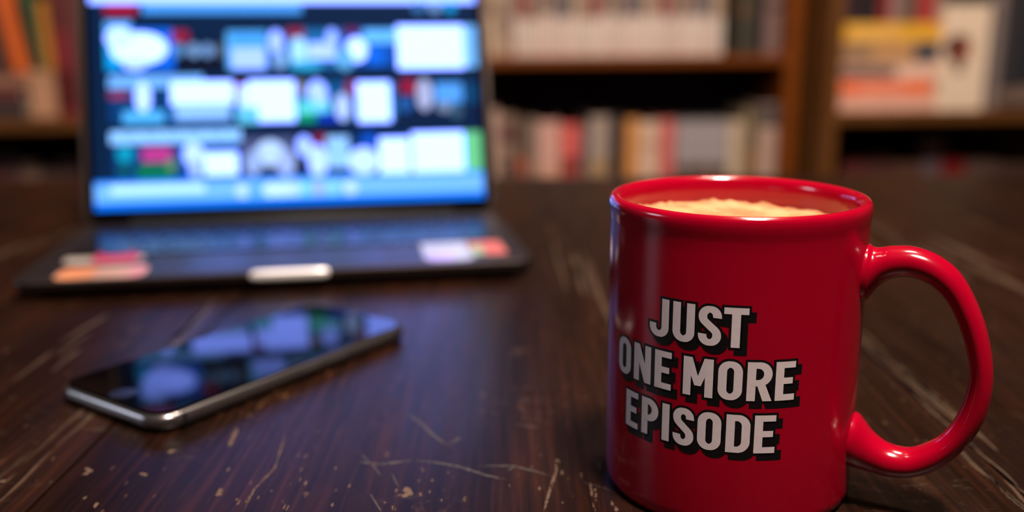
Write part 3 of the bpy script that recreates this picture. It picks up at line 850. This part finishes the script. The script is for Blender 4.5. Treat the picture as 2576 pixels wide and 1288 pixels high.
zt = stack(-120, 62, zL, [(.036, (58, 46, 42), 'thick charcoal book lying flat at the bottom of its pile', [], (0, 0)),
                          (.030, (96, 44, 40), 'maroon book lying flat on a charcoal book', [], (0, -6)),
                          (.026, (150, 104, 82), 'pinkish tan book lying flat on top of its pile', [], (4, 6))], YS, .03)
bk(-72, -26, -80, 190, (88, 58, 46), 'brown book leaning furthest from the laptop on the flat pile', YS, .035, zbase=zt, lean=-.12)
bk(-16, 16, -60, 190, (92, 62, 52), 'dull brown book leaning beside an orange book', YS, .035, zbase=zt, lean=-.12)
bk(38, 68, -30, 190, (228, 104, 40), 'bright orange book leaning on the pile of flat books', YS, .03, lean=-.14, zbase=zt)
s0, s1 = span(78, 142, 250, YS, .035)
zb = on_plane(110, 178, YS+.035)[1]
box_e = tag(empty('storage_box', wpos((s0+s1)/2, .035, zL+.0003, YS), PSI), 'tan cardboard box under the green and ochre books', 'box')
M_TAN = mat('tan_card', lin((190, 138, 104)), .7, var=.1, scale=50)
wd_ = s1-s0; hh_ = zb-zL
box('carton', -wd_/2, 0, 0, wd_/2, .15, hh_-.022, M_TAN, box_e, .0015)
box('carton_lid', -wd_/2-.0012, -.0015, hh_-.021, wd_/2+.0012, .1515, hh_, M_TAN, box_e, .0015)
bk(92, 108, -40, 172, (22, 88, 62), 'narrow green book leaning on the tan box', YS, .03, lean=-.11, zbase=zb+.0005)
bk(113, 137, 0, 172, (190, 122, 38), 'ochre yellow book on the tan box', YS, .03, lean=-.03, zbase=zb+.0005)
bk(156, 196, -30, 285, (128, 30, 40), 'tall crimson book standing beside the tan box', YS, .035, zbase=zL, bands=[(-20, 80, (96, 34, 34)), (178, 278, (84, 4, 10))])
bk(199, 240, -20, 285, (104, 56, 50), 'dusky brown book next to the crimson one', YS, .035, zbase=zL)
bk(241, 300, 20, 285, (120, 90, 70), 'light brown book behind the laptop screen', YS, .035, zbase=zL)
for k, (x0, x1, yt, c, nm) in enumerate([(-60, -10, 440, (80, 50, 42), 'dull brown'), (-9, 30, 412, (110, 50, 40), 'rust red'), (31, 80, 395, (100, 66, 62), 'mauve'), (81, 130, 405, (140, 110, 90), 'faded tan'), (131, 175, 420, (90, 66, 56), 'grey-brown'), (176, 230, 400, (84, 60, 52), 'umber')]):
    bk(x0, x1, yt, 600, c, nm+' book in the dark lower shelf beside the laptop', YS, .14, zbase=zL-.31)

# right bookcase
zt = stack(2116, 2362, zR, [(.034, (222, 168, 148), 'thick pinkish beige book at the bottom of the flat pile', [], (0, 0)),
                            (.034, (240, 128, 92), 'orange-red book lying flat in the pile', [(.02, .2, (240, 100, 48)), (.72, .93, (240, 110, 50))], (0, -14)),
                            (.036, (226, 184, 164), 'white-pink book with a dark spine end in the flat pile', [(.0, .5, (112, 88, 84)), (.5, .56, (150, 120, 110))], (0, 0)),
                            (.050, (190, 140, 92), 'thick tan book with a dark blue spine patch in the flat pile', [(.0, .3, (150, 116, 88)), (.72, .97, (34, 56, 74))], (0, 0)),
                            (.038, (226, 166, 46), 'yellow book lying flat on top of the pile', [(.08, .55, (232, 176, 84))], (0, 0))], YS, .02)
for x0, x1, yt, c, nm in [(2128, 2172, -80, (40, 18, 26), 'dark plum book'), (2173, 2208, -60, (24, 20, 22), 'black book'), (2209, 2236, -70, (120, 22, 26), 'dark red book'), (2237, 2274, -50, (140, 105, 100), 'grey-pink book'),
                          (2275, 2304, -65, (84, 76, 60), 'dark olive book'), (2305, 2352, -55, (158, 48, 48), 'strawberry red book'), (2353, 2372, -70, (150, 120, 105), 'thin grey-beige book')]:
    bk(x0, x1, yt, 75, c, nm+' standing on the yellow book of the flat pile', YS, .03, zbase=zt)
def front_book(px0, px1, ytop, rgb, label):
    """book standing with its cover to the room"""
    s0, s1 = span(px0, px1, 160, YS, .012); h = on_plane((px0+px1)/2, ytop, YS+.012)[1]-zR
    e = tag(empty('book', wpos((s0+s1)/2, .012, zR+.0003, YS), PSI), label, 'book')
    wd = s1-s0
    bm = bmesh.new(); bm_box(bm, -wd/2, 0, 0, wd/2, .002, h); bm_box(bm, -wd/2, .022, 0, wd/2, .024, h); bm_box(bm, -wd/2, .002, 0, -wd/2+.002, .022, h)
    cv = from_bm('cover', bm, smat(rgb, .5), e)
    box('pages', -wd/2+.0022, .0023, .003, wd/2-.003, .0217, h-.003, M_PAGE, e)
    def blot(cx, cz, rx, rz_, c, seed, zoff):
        rr = random.Random(seed); n = 20
        v = [(wd*(cx-.5)+wd*rx*math.cos(2*math.pi*k/n)*(1+rr.uniform(-.22, .22)), -.0002-zoff, h*cz+h*rz_*math.sin(2*math.pi*k/n)*(1+rr.uniform(-.22, .22))) for k in range(n)]
        pyd('cover_print', v, [tuple(range(n))], smat(c, .5), cv)
    blot(.36, .60, .30, .13, (112, 58, 48), 3, 0); blot(.24, .62, .14, .08, (70, 34, 32), 5, .0002); blot(.5, .56, .12, .10, (150, 72, 52), 8, .0002); blot(.40, .42, .12, .07, (120, 100, 84), 9, .0002)
    return e
front_book(2366, 2482, 12, (228, 202, 176), 'cream book facing out with a blotchy brown cover picture')
bk(2484, 2510, -20, 262, (128, 112, 108), 'narrow grey book beside the cream book', YS, .03, zbase=zR)
bk(2512, 2552, -40, 262, (46, 42, 46), 'charcoal book with a pale foot', YS, .03, zbase=zR, bands=[(222, 258, (110, 88, 76))])
bk(2554, 2600, -30, 262, (34, 34, 40), 'blue-black book with a pale foot', YS, .03, zbase=zR, bands=[(218, 258, (120, 96, 82))])
bk(2602, 2650, -30, 262, (60, 40, 40), 'dark brown book at the end of the shelf row', YS, .03, zbase=zR)
for k, (x0, x1, yt, c, nm) in enumerate([(2118, 2170, 398, (120, 56, 54), 'dusty red'), (2171, 2240, 388, (104, 62, 58), 'brown-red'), (2241, 2310, 408, (110, 76, 60), 'cocoa brown'), (2311, 2362, 350, (120, 100, 104), 'taller grey'), (2363, 2420, 395, (140, 30, 30), 'scarlet'), (2421, 2500, 402, (110, 84, 74), 'dull tan'), (2501, 2590, 410, (90, 66, 56), 'faded brown')]):
    bk(x0, x1, yt, 600, c, nm+' book in the dark lower shelf under the yellow book', YS, .148, zbase=zR-.31)

# ------------------------------------------------------------------ scratches and worn marks on the table
for pts, wd in [([(1398, 1155), (1400, 1185), (1385, 1225), (1368, 1288)], .0011), ([(1398, 1155), (1410, 1165)], .0008),
                ([(1020, 1225), (1030, 1240), (1012, 1252)], .0035), ([(998, 1248), (1015, 1243)], .0012),
                ([(720, 1090), (690, 1180), (640, 1230), (612, 1288)], .0007), ([(598, 1075), (585, 1105), (575, 1125)], .0020),
                ([(418, 1137), (446, 1133)], .0030), ([(214, 1178), (230, 1186), (205, 1195)], .0026), ([(352, 1190), (372, 1197)], .0018),
                ([(245, 1263), (238, 1278)], .0016), ([(210, 1256), (218, 1248)], .0014), ([(555, 1230), (548, 1248)], .0024),
                ([(0, 1214), (16, 1208)], .0022), ([(1485, 1215), (1489, 1250)], .0012), ([(1506, 1165), (1509, 1182)], .0014),
                ([(1500, 1240), (1498, 1252)], .0009), ([(1548, 1272), (1551, 1288)], .0012), ([(1110, 1255), (1112, 1262)], .0009)]:
    scratch(pts, wd, M_WORN)
for pts, wd in [([(1040, 1158), (1100, 1164), (1160, 1175), (1220, 1195), (1275, 1207)], .0014), ([(1200, 1172), (1290, 1172), (1340, 1184), (1388, 1198)], .0011),
                ([(900, 1162), (960, 1168), (1040, 1158)], .0016), ([(1025, 1042), (1060, 1065), (1090, 1095), (1125, 1120)], .0014), ([(1125, 1120), (1160, 1100)], .0010),
                ([(1298, 1066), (1330, 1073), (1360, 1075)], .0007), ([(1460, 1211), (1500, 1222), (1545, 1237)], .0004), ([(1275, 1186), (1298, 1170)], .0007),
                ([(905, 1140), (940, 1172), (960, 1200)], .0006), ([(930, 1240), (960, 1288)], .0006), ([(985, 1190), (1005, 1230)], .0004)]:
    scratch(pts, wd, M_SCUFF)
for k in range(46):                         # small chips near the front edge
    px_, py_ = random.uniform(560, 1560), 1180+108*random.random()**.7
    if px_ > 1500 and py_ < 1225: continue
    ln = random.uniform(3, 14)
    vx = (1297-px_)/1195.0
    scratch([(px_, py_), (px_+vx*ln, py_-ln)], random.uniform(.0004, .0011), M_WORN)
# lighter streaks along the grain, in bundles
M_STREAK = mat('light_grain_streak', (0.050, 0.028, 0.015), .45, var=.6, scale=300, stretch=(1, .1, 1))
def streaks(px, py, length, spread, n, wid):
    c = ground(px, py); pk = plank_at(c[0])
    for k in range(n):
        x = c[0]-pk.location.x+random.uniform(-spread, spread); y0_ = c[1]+random.uniform(-.5, .5)*length; ln = length*random.uniform(.3, .9); wv = wid*random.uniform(.3, 1)
        v, f = [], []
        for i in range(25):
            t = i/24; ww = wv*math.sin(math.pi*t)**.6*random.uniform(.5, 1)
            for sg in (-.5, .5): v.append((x+sg*ww+.0006*math.sin(5*t+k), y0_-ln/2+ln*t-.36, TZ+.00002))
            if i: f.append((2*i-2, 2*i-1, 2*i+1, 2*i))
        pyd('grain_streak', v, f, M_STREAK, pk)
for a_ in [(2290, 965, .13, .006, 9, .004), (2500, 1190, .06, .004, 6, .003), (2420, 660, .18, .02, 8, .006), (120, 1130, .10, .008, 8, .0022), (60, 620, .16, .02, 6, .006), (480, 820, .10, .012, 5, .005), (180, 870, .10, .012, 5, .004), (2220, 600, .16, .02, 5, .006), (1400, 720, .2, .03, 5, .005)]:
    streaks(*a_)
